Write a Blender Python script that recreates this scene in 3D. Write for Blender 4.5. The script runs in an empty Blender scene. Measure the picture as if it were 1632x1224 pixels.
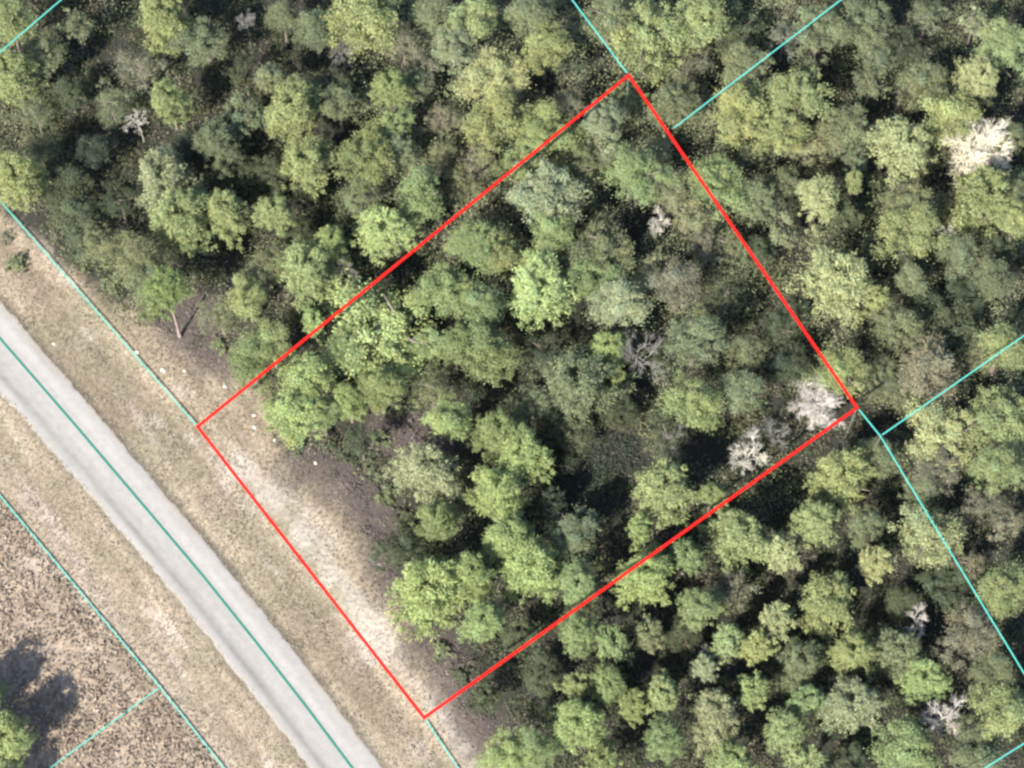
import bpy, math, random
import numpy as np
from mathutils import Vector, Matrix

# ------------------------------------------------------------------ camera, sky, sun, exposure
R = math.radians
S = bpy.context.scene
C = S.collection
TILT = R(17.0)              # the aerial camera looks north, a little off straight down
DIST = 300.0
MPP = 0.065                 # metres of ground per pixel of the survey sheet (1632 x 1224)
cam_d = bpy.data.cameras.new('camera')
cam = bpy.data.objects.new('camera', cam_d); C.objects.link(cam)
cam.location = (0, -DIST * math.sin(TILT), DIST * math.cos(TILT))
cam.rotation_euler = (TILT, 0, 0)
cam_d.sensor_width = 36.0
cam_d.lens = 36.0 * DIST / (1632 * MPP)
cam_d.clip_start = 1.0; cam_d.clip_end = 6000.0
S.camera = cam

SUN_EL = R(46.0)
SUN_AZ = math.atan2(-0.62, -0.78)            # the sun stands south-south-west (lower left of the sheet)
to_sun = Vector((math.cos(SUN_EL) * math.sin(SUN_AZ), math.cos(SUN_EL) * math.cos(SUN_AZ), math.sin(SUN_EL)))
w = bpy.data.worlds.new('World'); S.world = w; w.use_nodes = True
wn = w.node_tree.nodes; wn.clear()
sky = wn.new('ShaderNodeTexSky'); sky.sky_type = 'NISHITA'; sky.sun_disc = False
sky.sun_elevation = SUN_EL; sky.sun_rotation = SUN_AZ
bg = wn.new('ShaderNodeBackground'); bg.inputs['Strength'].default_value = 0.115
wo = wn.new('ShaderNodeOutputWorld')
w.node_tree.links.new(sky.outputs[0], bg.inputs[0]); w.node_tree.links.new(bg.outputs[0], wo.inputs[0])
sun_d = bpy.data.lights.new('sun', 'SUN'); sun_d.energy = 4.5; sun_d.angle = R(0.6); sun_d.color = (1.0, 0.95, 0.86)
sun = bpy.data.objects.new('sun', sun_d); C.objects.link(sun)
sun.rotation_euler = to_sun.to_track_quat('Z', 'Y').to_euler()
S.view_settings.view_transform = 'Standard'; S.view_settings.look = 'None'
S.view_settings.gamma = 1.0; S.view_settings.use_curve_mapping = False
S.view_settings.exposure = 1.96
S.render.engine = 'CYCLES'
S.cycles.filter_width = 2.7
S.cycles.max_bounces = 5; S.cycles.diffuse_bounces = 3; S.cycles.transmission_bounces = 3

rng = np.random.default_rng(7)
random.seed(7)
_ct, _st = math.cos(TILT), math.sin(TILT)
def at(px, py, z=0.0):
    """survey sheet coordinates -> a point of the place at height z"""
    cx = (px - 816) * MPP / DIST; cy = (612 - py) * MPP / DIST
    d = Vector((cx, cy * _ct + _st, cy * _st - _ct))
    o = cam.location
    t = (z - o.z) / d.z
    return Vector((o.x + d.x * t, o.y + d.y * t, z))

# ------------------------------------------------------------------ helpers
def link(o, parent=None):
    C.objects.link(o)
    if parent is not None: o.parent = parent
    return o
def mesh_from(name, V, F, mat=None, cols=None, smooth=False):
    me = bpy.data.meshes.new(name)
    V = np.asarray(V, dtype=np.float32)
    if isinstance(F, np.ndarray):
        n, k = F.shape
        me.vertices.add(len(V)); me.vertices.foreach_set('co', V.ravel())
        me.loops.add(n * k); me.loops.foreach_set('vertex_index', F.astype(np.int32).ravel())
        me.polygons.add(n); me.polygons.foreach_set('loop_start', np.arange(0, n * k, k, dtype=np.int32))
        me.polygons.foreach_set('loop_total', np.full(n, k, dtype=np.int32))
        me.update(calc_edges=True)
    else:
        me.from_pydata(V.tolist(), [], F); me.update()
    if cols is not None:
        a = me.color_attributes.new('tint', 'FLOAT_COLOR', 'POINT')
        c = np.ones((len(V), 4), dtype=np.float32); c[:, :cols.shape[1]] = cols
        a.data.foreach_set('color', c.ravel())
    if smooth:
        me.polygons.foreach_set('use_smooth', np.ones(len(me.polygons), dtype=bool))
    if mat: me.materials.append(mat)
    return me
def tag(o, label=None, cat=None, group=None, kind=None):
    if label: o['label'] = label
    if cat: o['category'] = cat
    if group: o['group'] = group
    if kind: o['kind'] = kind
    return o
def empty(name, loc):
    e = bpy.data.objects.new(name, None); e.empty_display_size = 0.5; e.location = loc
    return link(e)

def hash2(ix, iy, seed):
    h = (ix.astype(np.int64) * 374761393 + iy.astype(np.int64) * 668265263 + seed * 982451653) & 0x7fffffff
    h = ((h ^ (h >> 13)) * 1274126177) & 0x7fffffff
    return ((h ^ (h >> 16)) & 0xffff) / 65535.0
def vnoise(x, y, seed=0):
    ix, iy = np.floor(x), np.floor(y); fx, fy = x - ix, y - iy
    fx = fx * fx * (3 - 2 * fx); fy = fy * fy * (3 - 2 * fy)
    a = hash2(ix, iy, seed); b = hash2(ix + 1, iy, seed); c = hash2(ix, iy + 1, seed); d = hash2(ix + 1, iy + 1, seed)
    return (a * (1 - fx) + b * fx) * (1 - fy) + (c * (1 - fx) + d * fx) * fy
def fbm(x, y, seed=0, o=4):
    s = 0; a = 0.5; t = 0
    for i in range(o):
        s = s + a * vnoise(x, y, seed + i * 17); t += a; a *= 0.55; x = x * 2.03; y = y * 2.03
    return s / t
def sstep(a, b, x):
    t = np.clip((x - a) / (b - a), 0, 1); return t * t * (3 - 2 * t)

# road centre line in the place: a gentle curve; u = metres from it towards the woods, v = metres along it
CL = [at(*p) for p in ((-420, 66), (-200, 313), (0, 540), (119, 677), (237, 816), (324, 919), (408, 1024), (486, 1124), (561, 1224), (660, 1358), (800, 1556))]
def smooth_line(P, n=12):
    out = []
    for i in range(len(P) - 1):
        p0 = P[max(i - 1, 0)]; p1 = P[i]; p2 = P[i + 1]; p3 = P[min(i + 2, len(P) - 1)]
        for k in range(n):
            t = k / n
            out.append(0.5 * ((2 * p1) + (p2 - p0) * t + (2 * p0 - 5 * p1 + 4 * p2 - p3) * t * t + (3 * p1 - p0 - 3 * p2 + p3) * t ** 3))
    out.append(P[-1]); return out
d0 = (CL[0] - CL[1]).normalized(); d1 = (CL[-1] - CL[-2]).normalized()
CLs = [CL[0] + d0 * 900, CL[0] + d0 * 300] + smooth_line(CL) + [CL[-1] + d1 * 300, CL[-1] + d1 * 900]
CLa = np.array([(p.x, p.y) for p in CLs])
def uv_road(x, y):
    x = np.asarray(x, float); y = np.asarray(y, float)
    best = np.full(x.shape, 1e18); u = np.zeros(x.shape); v = np.zeros(x.shape); acc = -1200.0
    for i in range(len(CLa) - 1):
        a, b = CLa[i], CLa[i + 1]; e = b - a; L = np.hypot(*e); e = e / L
        rx, ry = x - a[0], y - a[1]
        t = np.clip(rx * e[0] + ry * e[1], 0, L)
        qx, qy = rx - e[0] * t, ry - e[1] * t
        d2 = qx * qx + qy * qy; m = d2 < best
        best = np.where(m, d2, best)
        side = -(e[0] * ry - e[1] * rx) * -1.0
        u = np.where(m, np.sqrt(d2) * np.sign(side), u); v = np.where(m, acc + t, v); acc += L
    return u, v
def inpoly(x, y, P):
    x = np.asarray(x, float); y = np.asarray(y, float)
    r = np.zeros(x.shape, bool); n = len(P)
    for i in range(n):
        x0, y0 = P[i]; x1, y1 = P[(i + 1) % n]
        if y0 == y1: continue
        c = ((y0 > y) != (y1 > y)) & (x < (x1 - x0) * (y - y0) / (y1 - y0) + x0)
        r ^= c
    return r
def dist_line(x, y, P):
    best = np.full(np.shape(x), 1e18)
    for i in range(len(P) - 1):
        ax, ay = P[i]; bx, by = P[i + 1]; ex, ey = bx - ax, by - ay; L2 = ex * ex + ey * ey
        t = np.clip(((x - ax) * ex + (y - ay) * ey) / L2, 0, 1)
        best = np.minimum(best, np.hypot(x - ax - ex * t, y - ay - ey * t))
    return best
XY = lambda *p: [(at(a, b).x, at(a, b).y) for a, b in p]
EDGE = XY((-700, -300), (-200, 180), (0, 345), (90, 425), (150, 470), (205, 505), (330, 580), (425, 625), (440, 700), (530, 775), (600, 890), (640, 1000), (715, 1095), (790, 1224), (900, 1420), (1100, 1700))
WOODS = EDGE + XY((2600, 1700), (2600, -900), (-700, -900))

# ------------------------------------------------------------------ materials
def nmat(name):
    m = bpy.data.materials.new(name); m.use_nodes = True
    nt = m.node_tree; b = nt.nodes['Principled BSDF']; return m, nt, b
def N(nt, t, **kw):
    n = nt.nodes.new(t)
    for k, v in kw.items(): setattr(n, k, v)
    return n
def plain(name, col, rough=0.8, var=0.15, scale=6.0):
    m, nt, b = nmat(name)
    tc = N(nt, 'ShaderNodeTexCoord'); no = N(nt, 'ShaderNodeTexNoise'); no.inputs['Scale'].default_value = scale; no.inputs['Detail'].default_value = 4
    nt.links.new(tc.outputs['Object'], no.inputs['Vector'])
    mr = N(nt, 'ShaderNodeMapRange'); mr.inputs[1].default_value = 0.25; mr.inputs[2].default_value = 0.75
    mr.inputs[3].default_value = 1 - var; mr.inputs[4].default_value = 1 + var
    nt.links.new(no.outputs[0], mr.inputs[0])
    mu = N(nt, 'ShaderNodeVectorMath', operation='SCALE'); mu.inputs[0].default_value = col
    nt.links.new(mr.outputs[0], mu.inputs['Scale']); nt.links.new(mu.outputs[0], b.inputs['Base Color'])
    b.inputs['Roughness'].default_value = rough
    b.inputs['Specular IOR Level'].default_value = 0.1
    return m
def leaf_mat(name, use_obj):
    """leaf colour = the tree's own colour x the leaf's own tint; part of the light passes through"""
    m, nt, b = nmat(name)
    at_ = N(nt, 'ShaderNodeAttribute', attribute_name='tint')
    col = at_.outputs['Color']
    if use_obj:
        oi = N(nt, 'ShaderNodeObjectInfo')
        mx = N(nt, 'ShaderNodeVectorMath', operation='MULTIPLY')
        nt.links.new(oi.outputs['Color'], mx.inputs[0]); nt.links.new(col, mx.inputs[1]); col = mx.outputs[0]
    nt.links.new(col, b.inputs['Base Color']); b.inputs['Roughness'].default_value = 0.65
    b.inputs['Specular IOR Level'].default_value = 0.25
    tr = N(nt, 'ShaderNodeBsdfTranslucent'); nt.links.new(col, tr.inputs['Color'])
    ms = N(nt, 'ShaderNodeMixShader'); ms.inputs[0].default_value = 0.32
    nt.links.new(b.outputs[0], ms.inputs[1]); nt.links.new(tr.outputs[0], ms.inputs[2])
    nt.links.new(ms.outputs[0], nt.nodes['Material Output'].inputs['Surface'])
    return m
def bark_mat(name):
    m, nt, b = nmat(name)
    oi = N(nt, 'ShaderNodeObjectInfo'); tc = N(nt, 'ShaderNodeTexCoord')
    no = N(nt, 'ShaderNodeTexNoise'); no.inputs['Scale'].default_value = 14; no.inputs['Detail'].default_value = 5
    nt.links.new(tc.outputs['Object'], no.inputs['Vector'])
    mr = N(nt, 'ShaderNodeMapRange'); mr.inputs[1].default_value = .3; mr.inputs[2].default_value = .7; mr.inputs[3].default_value = .65; mr.inputs[4].default_value = 1.25
    nt.links.new(no.outputs[0], mr.inputs[0])
    mu = N(nt, 'ShaderNodeVectorMath', operation='SCALE'); nt.links.new(oi.outputs['Color'], mu.inputs[0]); nt.links.new(mr.outputs[0], mu.inputs['Scale'])
    nt.links.new(mu.outputs[0], b.inputs['Base Color']); b.inputs['Roughness'].default_value = 0.9
    return m
M_LEAF = leaf_mat('foliage', True)
M_UND = leaf_mat('undergrowth_leaves', False)
M_GRASS = leaf_mat('dry_grass', False)
M_BARK = bark_mat('bark')
M_ROCK = plain('pale_limestone', (0.36, 0.32, 0.26), 0.9, 0.35, 3)
M_RED = plain('red_overlay', (0.29, 0.006, 0.004), 0.9, 0.06, 3)
M_CYAN = plain('cyan_overlay', (0.05, 0.25, 0.21), 0.9, 0.06, 3)
M_TEAL = plain('teal_overlay', (0.006, 0.10, 0.07), 0.6, 0.08, 3)
M_POST = plain('grey_overlay_post', (0.25, 0.25, 0.24), 0.6, 0.1, 3)

# ground: colour of what lies on it, stored per point, with finer grain added by noise
m, nt, b = nmat('ground_soil'); M_GROUND = m
a_ = N(nt, 'ShaderNodeAttribute', attribute_name='tint')
tc = N(nt, 'ShaderNodeTexCoord')
n1 = N(nt, 'ShaderNodeTexNoise'); n1.inputs['Scale'].default_value = 2.2; n1.inputs['Detail'].default_value = 6; n1.inputs['Roughness'].default_value = 0.7
nt.links.new(tc.outputs['Object'], n1.inputs['Vector'])
mr = N(nt, 'ShaderNodeMapRange'); mr.inputs[1].default_value = .28; mr.inputs[2].default_value = .72; mr.inputs[3].default_value = .6; mr.inputs[4].default_value = 1.4
nt.links.new(n1.outputs[0], mr.inputs[0])
mu = N(nt, 'ShaderNodeVectorMath', operation='SCALE'); nt.links.new(a_.outputs['Color'], mu.inputs[0]); nt.links.new(mr.outputs[0], mu.inputs['Scale'])
nt.links.new(mu.outputs[0], b.inputs['Base Color']); b.inputs['Roughness'].default_value = 0.95; b.inputs['Specular IOR Level'].default_value = 0.1
bp = N(nt, 'ShaderNodeBump'); bp.inputs['Strength'].default_value = 0.6; bp.inputs['Distance'].default_value = 0.15
nt.links.new(n1.outputs[0], bp.inputs['Height']); nt.links.new(bp.outputs[0], b.inputs['Normal'])

m, nt, b = nmat('old_asphalt'); M_ROAD = m
a_ = N(nt, 'ShaderNodeAttribute', attribute_name='tint'); tc = N(nt, 'ShaderNodeTexCoord')
n1 = N(nt, 'ShaderNodeTexNoise'); n1.inputs['Scale'].default_value = 1.3; n1.inputs['Detail'].default_value = 8; n1.inputs['Roughness'].default_value = 0.75
nt.links.new(tc.outputs['Object'], n1.inputs['Vector'])
mr = N(nt, 'ShaderNodeMapRange'); mr.inputs[1].default_value = .25; mr.inputs[2].default_value = .75; mr.inputs[3].default_value = .86; mr.inputs[4].default_value = 1.14
nt.links.new(n1.outputs[0], mr.inputs[0])
mu = N(nt, 'ShaderNodeVectorMath', operation='SCALE'); nt.links.new(a_.outputs['Color'], mu.inputs[0]); nt.links.new(mr.outputs[0], mu.inputs['Scale'])
nt.links.new(mu.outputs[0], b.inputs['Base Color']); b.inputs['Roughness'].default_value = 0.9; b.inputs['Specular IOR Level'].default_value = 0.15

# ------------------------------------------------------------------ ground, one sheet to the horizon
SAND = XY((385, 745), (440, 800), (500, 880), (560, 960), (610, 1030))
SAND2 = XY((690, 1120), (745, 1190), (820, 1300))
STREAK = XY((40, 790), (95, 860), (150, 950), (215, 1040), (300, 1150), (380, 1260))
LITTER = XY((300, 500), (345, 560)), XY((480, 735), (560, 775), (610, 850), (620, 920)), XY((690, 1030), (740, 1120), (790, 1190)), XY((290, 520), (340, 560)), XY((620, 700), (700, 690))
def soil(x, y):
    u, v = uv_road(x, y)
    n = fbm(x * .22, y * .22, 3); nf = fbm(x * .9, y * .9, 11)
    st = fbm(u * 1.1, v * 0.10, 21)                                   # mowing and tyre streaks along the road
    st = np.clip((st - .5) * 3.2 + .5, -.4, 1.4)
    grass = np.stack([.34 + .13 * (st - .5), .272 + .115 * (st - .5), .196 + .085 * (st - .5)], -1)
    green = np.array([.225, .212, .135])
    k = (sstep(.42, .68, n) * .5)[..., None]
    col = grass * (1 - k) + green * k
    fld = sstep(-9.5, -13, u)[..., None]                              # rough field beyond the road
    nf2 = np.clip((nf - .5) * 2 + (n - .5) * 1.2, -.7, .7)
    fcol = np.stack([.325 + .15 * nf2, .255 + .125 * nf2, .190 + .10 * nf2], -1)
    col = col * (1 - fld) + fcol * fld
    def blend(col, m, c): m = np.clip(m, 0, 1)[..., None]; return col * (1 - m) + np.array(c) * m
    col = blend(col, 0.6 * sstep(2.8, .2, dist_line(x, y, SAND) + 5.5 * (nf - .5) + 2.5 * (n - .5)), (.46, .425, .37))
    col = blend(col, .7 * sstep(1.8, .2, dist_line(x, y, SAND2) + 2.0 * (nf - .5)), (.46, .42, .36))
    col = blend(col, .65 * sstep(1.3, .1, dist_line(x, y, STREAK) + 2.0 * (nf - .5)), (.44, .36, .29))
    s2 = sstep(.60, .74, fbm(u * .9, v * .16, 41)) * sstep(4, 6, np.abs(u)) * sstep(15, 11, np.abs(u))
    col = blend(col, .75 * s2, (.50, .43, .36))
    lit = np.min([dist_line(x, y, L) for L in LITTER], axis=0)
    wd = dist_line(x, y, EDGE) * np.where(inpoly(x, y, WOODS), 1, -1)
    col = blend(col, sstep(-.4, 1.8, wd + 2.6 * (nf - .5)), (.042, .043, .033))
    col = blend(col, .9 * sstep(4.2, .8, lit + 3.4 * (nf - .5)), (.108, .089, .080))
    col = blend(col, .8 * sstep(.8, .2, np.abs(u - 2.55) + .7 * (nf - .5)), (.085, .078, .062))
    col = blend(col, .45 * sstep(.8, .2, np.abs(u + 3.6) + .9 * (nf - .5)), (.13, .11, .085))
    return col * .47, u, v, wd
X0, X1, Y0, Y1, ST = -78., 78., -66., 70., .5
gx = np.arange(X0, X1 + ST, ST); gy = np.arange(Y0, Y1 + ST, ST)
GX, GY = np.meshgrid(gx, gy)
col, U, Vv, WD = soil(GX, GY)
def zground(x, y, u, wd):
    z = 0.10 * (fbm(x * .35, y * .35, 5) - .5) + 0.05 * (fbm(x * 1.7, y * 1.7, 8) - .5)
    z = z + sstep(-10, -13, u) * (0.42 * (fbm(x * 1.1, y * 1.1, 31, 3) - .5) + .3 * (fbm(x * .4, y * .4, 33) - .5))
    z = z - .22 * np.exp(-((np.abs(u) - 7.5) / 1.6) ** 2)             # shallow roadside swale
    return z * sstep(2.9, 4.0, np.abs(u + .5)) - .03
Z = zground(GX, GY, U, WD)
Z[0, :] = Z[-1, :] = -.03; Z[:, 0] = Z[:, -1] = -.03
ny, nx = GX.shape
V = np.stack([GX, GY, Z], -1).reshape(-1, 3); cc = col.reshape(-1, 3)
idx = np.arange(nx * ny).reshape(ny, nx)
F = np.stack([idx[:-1, :-1], idx[:-1, 1:], idx[1:, 1:], idx[1:, :-1]], -1).reshape(-1, 4)
far = 2500.0; nb = len(V)
ext = np.array([(-far, -far, -.03), (far, -far, -.03), (far, far, -.03), (-far, far, -.03)])
V = np.vstack([V, ext]); cc = np.vstack([cc, np.array([[.2, .17, .11], [.1, .09, .06], [.09, .08, .06], [.15, .13, .09]])])
c00, c10, c11, c01 = idx[0, 0], idx[0, -1], idx[-1, -1], idx[-1, 0]
F = np.vstack([F, [[nb, nb + 1, c10, c00], [nb + 1, nb + 2, c11, c10], [nb + 2, nb + 3, c01, c11], [nb + 3, nb, c00, c01]]])
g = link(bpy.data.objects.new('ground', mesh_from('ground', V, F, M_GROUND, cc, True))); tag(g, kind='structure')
def ground_z(x, y):
    i = int(np.clip(round((x - X0) / ST), 0, nx - 1)); j = int(np.clip(round((y - Y0) / ST), 0, ny - 1))
    return float(Z[j, i])

# road: cambered strip with ragged edges
offs = np.concatenate([[-3.45], np.linspace(-3.2, 2.15, 30), [2.4]])
tan = np.gradient(CLa, axis=0); tan /= np.linalg.norm(tan, axis=1)[:, None]
# resample finely
seg = np.linalg.norm(np.diff(CLa, axis=0), axis=1); cum = np.concatenate([[0], np.cumsum(seg)])
ss = np.unique(np.concatenate([np.linspace(0, cum[-1], 40), np.arange(cum[2], cum[-3], .5)]))
px = np.interp(ss, cum, CLa[:, 0]); py = np.interp(ss, cum, CLa[:, 1])
tx = np.gradient(px, ss); ty = np.gradient(py, ss); tl = np.hypot(tx, ty); tx /= tl; ty /= tl
nxv, nyv = -ty, tx
if (np.array([0.77, 0.64]) @ np.array([nxv[len(ss)//2], nyv[len(ss)//2]])) < 0: nxv, nyv = -nxv, -nyv
RV, RC = [], []
wide = 1 + .14 * sstep(75, 20, ss - cum[2])                            # a little wider towards the far end
for k, o in enumerate(offs):
    e = 0; edge = k in (0, len(offs) - 1)
    if edge or k in (1, len(offs) - 2): e = .2 * (fbm(ss * .2, ss * 0 + (k > 5), 51) - .5) + .5 * (fbm(ss * 1.4, ss * 0 + (k > 5), 57, 5) - .5)
    z = .045 - .004 * abs(o + .5) ** 1.2 - (.04 if edge else 0)
    RV.append(np.stack([px + nxv * (o * wide + e), py + nyv * (o * wide + e), np.full(len(ss), z)], -1))
    lane = .10 * math.exp(-((o - .9) / .5) ** 2) - .05 * math.exp(-((o + 1.4) / .35) ** 2) - .06 * math.exp(-((o + 2.3) / .3) ** 2)
    f = .93 + lane + .22 * (fbm(ss * .10, ss * 0 + o * 1.6, 61) - .5) + .16 * (fbm(ss * .9, ss * 0 + o * 2.2, 67) - .5)
    low = sstep(0, 30, ss - cum[-3] * .50) * math.exp(-((o + 2.25) / .45) ** 2)
    f = f - .22 * low * (.6 + .8 * fbm(ss * .3, ss * 0 + o * 4, 69))
    spill = 1 - min(1, min(o + 3.45, 2.4 - o) / .5)                     # sand washed over the broken edges
    c0 = np.array([.174, .165, .153]) * f[:, None]
    sp = (spill * .7 * sstep(.35, .6, fbm(ss * .5, ss * 0 + o, 73)))[:, None]
    RC.append(c0 * (1 - sp) + np.array([.165, .14, .105]) * sp)
RV = np.array(RV); RC = np.array(RC); no_, ns_ = RV.shape[:2]
ri = np.arange(no_ * ns_).reshape(no_, ns_)
RF = np.stack([ri[:-1, :-1], ri[:-1, 1:], ri[1:, 1:], ri[1:, :-1]], -1).reshape(-1, 4)
me = mesh_from('road', RV.reshape(-1, 3), RF, M_ROAD, RC.reshape(-1, 3), True)
road = link(bpy.data.objects.new('road', me)); tag(road, kind='structure')
me.flip_normals() if me.polygons[0].normal.z < 0 else None

# ------------------------------------------------------------------ leaf building
def leaves(P, D, L, W, tint, up=0.0):
    """diamond leaves at points P pointing along D (n,3), lengths L, widths W"""
    n = len(P)
    D = D / (np.linalg.norm(D, axis=1)[:, None] + 1e-9)
    nrm = D * .55 + rng.normal(size=(n, 3)) * .42 + np.array([0, 0, up * 2.2])     # leaves turn their faces outwards and to the sky
    side = np.cross(D, nrm); side /= (np.linalg.norm(side, axis=1)[:, None] + 1e-9)
    nrm /= (np.linalg.norm(nrm, axis=1)[:, None] + 1e-9)
    D = D - nrm * (D * nrm).sum(1)[:, None] * .8; D = D / (np.linalg.norm(D, axis=1)[:, None] + 1e-9)
    L = L[:, None]; W = W[:, None]
    V = np.stack([P - D * L * .5, P + side * W * .5 + D * L * .05, P + D * L * .5, P - side * W * .5 + D * L * .05], 1).reshape(-1, 3)
    F = np.arange(4 * n).reshape(n, 4)
    return V, F, np.repeat(tint, 4, axis=0)
def tints(n, lo=.72, hi=1.25, hue=.07, clump=None):
    k = rng.uniform(lo, hi, n)
    if clump is not None: k = k * clump
    h = rng.normal(0, hue, n)
    return np.stack([k * (1 + h), k * np.ones(n), k * (1 - h * .6)], -1)
def ball(n):
    d = rng.normal(size=(n, 3)); d /= np.linalg.norm(d, axis=1)[:, None]
    return d

def crown_round(rad, nl, per, leaf, wide, rough):
    """ragged crown: a few leaders of unequal height, each carrying uneven leafy sprays; origin at crown centre"""
    P, D, T, H = [], [], [], []
    ns = int(rng.integers(2, 6)); a0 = rng.uniform(0, 6.28); subs = []
    for k in range(ns):
        a = a0 + k * 6.283 / ns + rng.normal(0, .5); o = rad * rng.uniform(.22, .58)
        subs.append((math.cos(a) * o, math.sin(a) * o, rad * rng.uniform(-.30, .22), rad * rng.uniform(.40, .66)))
    subs.append((rng.normal(0, .12) * rad, rng.normal(0, .12) * rad, rad * rng.uniform(0, .25), rad * rng.uniform(.45, .68)))
    wts = np.array([q[3] ** 2 for q in subs]); wts /= wts.sum()
    for (sx, sy, sz, sr), wt in zip(subs, wts):
        tn = rng.uniform(.88, 1.12); hn = rng.normal(.01, .02)
        for i in range(max(4, int(nl * 1.35 * wt))):
            a = rng.uniform(0, 6.283); q = math.sqrt(rng.random()) * rng.uniform(.85, 1.15)
            h = sr * (1.25 * (1 - min(q, 1.15) ** 1.5) - .30) + rng.normal(0, .09) * sr
            c = np.array([sx + math.cos(a) * sr * q, sy + math.sin(a) * sr * q, sz + h - .12 * rad])
            lr = rad * min(.30, .075 + rng.exponential(.065))
            n = int(per * (1.25 - .75 * min(q, 1.1)) * (lr / (rad * .24)) ** 1.7) + 10
            d = ball(n); d[:, 2] = np.where(rng.random(n) < .75, np.abs(d[:, 2]), d[:, 2])
            d[:, :2] += np.array([math.cos(a), math.sin(a)]) * .35 * q
            sh = (rng.uniform(.1, 1.25, n) * (1 + .6 * (rng.random(n) < .18) * q))[:, None]
            P.append(c + d * sh * np.array([lr, lr, lr * .8])); o_ = d + ball(n) * .9; o_[:, 2] *= .6
            D.append(o_); T.append(np.full(n, tn * rng.uniform(.82, 1.16))); H.append(np.full(n, hn + rng.normal(0, .025)))
    n = nl * per // 7
    d = ball(n); p = d * rad * rng.uniform(.2, .8, n)[:, None]; p[:, 2] = p[:, 2] * .45 - rad * .2
    P.append(p); D.append(ball(n)); T.append(np.full(n, .85)); H.append(np.zeros(n))
    P = np.vstack(P); D = np.vstack(D); T = np.concatenate(T); H = np.concatenate(H); n = len(P)
    tt = tints(n, clump=T) * np.stack([1 + H, np.ones(n), 1 - H], -1)
    return leaves(P, D, rng.uniform(.6, 1.5, n) * leaf, rng.uniform(.7, 1.3, n) * leaf * wide, tt, .35)
def crown_pine(rad, nb, per, leaf, gap):
    """whorls of branches reaching out, each ending in tufts of needles: toothed outline"""
    P, D, T = [], [], []; ph = rng.uniform(0, 6.28, 2)
    for i in range(nb):
        lev = rng.random(); a = i * 2.39996 + rng.normal(0, .3)
        L = rad * (1.0 - .62 * lev ** 1.3) * rng.uniform(.66, 1.12) * (1 + .14 * math.sin(2 * a + ph[0]) + .10 * math.sin(3 * a + ph[1]))
        z0 = rad * (-.50 + 1.25 * lev); rise = rng.uniform(-.30, .10) * L
        dirv = np.array([math.cos(a), math.sin(a)]); perp = np.array([-dirv[1], dirv[0]])
        nt_ = max(3, int(6 * L / rad)) ; tn = rng.uniform(.86, 1.14)
        for k in range(nt_):
            t = .28 + .72 * (k + rng.random()) / nt_
            sp = (1 - abs(t - .6)) * .17 * rad
            o = rng.normal(0, sp) if t < .93 else rng.normal(0, sp * .4)
            c = np.array([*(dirv * L * t + perp * o), z0 + rise * t * t + rng.normal(0, .04 * rad)])
            n = int(per * rng.uniform(.7, 1.3) * (1.3 - .75 * t)); d = ball(n)
            d[:, 2] = np.abs(d[:, 2]) * .8 - .1; d[:, :2] += dirv * .45
            tr = rad * rng.uniform(.10, .19)
            p = c + d * tr * rng.uniform(.3, 1.0, n)[:, None]
            P.append(p); D.append(d + ball(n) * .25); T.append(np.full(n, tn * rng.uniform(.88, 1.12)))
    n = int(nb * per * .8); d = ball(n); p = d * rad * rng.uniform(.15, .62, n)[:, None]; p[:, 2] = p[:, 2] * .6
    P.append(p); D.append(ball(n)); T.append(np.full(n, .9))
    P = np.vstack(P); D = np.vstack(D); T = np.concatenate(T); n = len(P)
    return leaves(P, D, rng.uniform(.7, 1.35, n) * leaf, rng.uniform(.7, 1.3, n) * leaf * .26, tints(n, clump=T), .25)

def prism(p, q, r0, r1, k=4):
    p, q = np.array(p, float), np.array(q, float); d = q - p; d /= np.linalg.norm(d) + 1e-9
    a = np.cross(d, [0, 0, 1.0] if abs(d[2]) < .9 else [1.0, 0, 0]); a /= np.linalg.norm(a); b_ = np.cross(d, a)
    ang = np.arange(k) * 2 * math.pi / k
    ring = np.cos(ang)[:, None] * a + np.sin(ang)[:, None] * b_
    V = np.vstack([p + ring * r0, q + ring * r1])
    F = [[i, (i + 1) % k, k + (i + 1) % k, k + i] for i in range(k)]
    return V, F
class MB:
    def __init__(s): s.V = []; s.F = []; s.n = 0
    def add(s, V, F):
        s.V.append(V); s.F += [[i + s.n for i in f] for f in F]; s.n += len(V)
    def mesh(s, name, mat): return mesh_from(name, np.vstack(s.V), s.F, mat)
def trunk_mesh(name, nlimb, spread):
    """unit tree: height 1, crown radius 1 in x and y"""
    mb = MB(); x = y = 0.0; pts = []
    for i in range(7):
        t = i / 6; pts.append((x, y, t * .93)); x += rng.normal(0, .02); y += rng.normal(0, .02)
    for i in range(6): mb.add(*prism(pts[i], pts[i + 1], .075 * (1 - i / 6.6) + (.03 if i == 0 else 0), .075 * (1 - (i + 1) / 6.6), 7))
    for k in range(nlimb):
        i = random.randint(3, 5); t = random.random(); p = np.array(pts[i]) * (1 - t) + np.array(pts[i + 1]) * t
        a = k * 2.4 + random.random(); L = random.uniform(.5, .9) * spread
        q = p + np.array([math.cos(a) * L * .55, math.sin(a) * L * .55, .05]); r = q + np.array([math.cos(a + .3) * L * .45, math.sin(a + .3) * L * .45, .07])
        mb.add(*prism(p, q, .03, .02, 5)); mb.add(*prism(q, r, .02, .007, 4))
    return mb.mesh(name, M_BARK)
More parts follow.
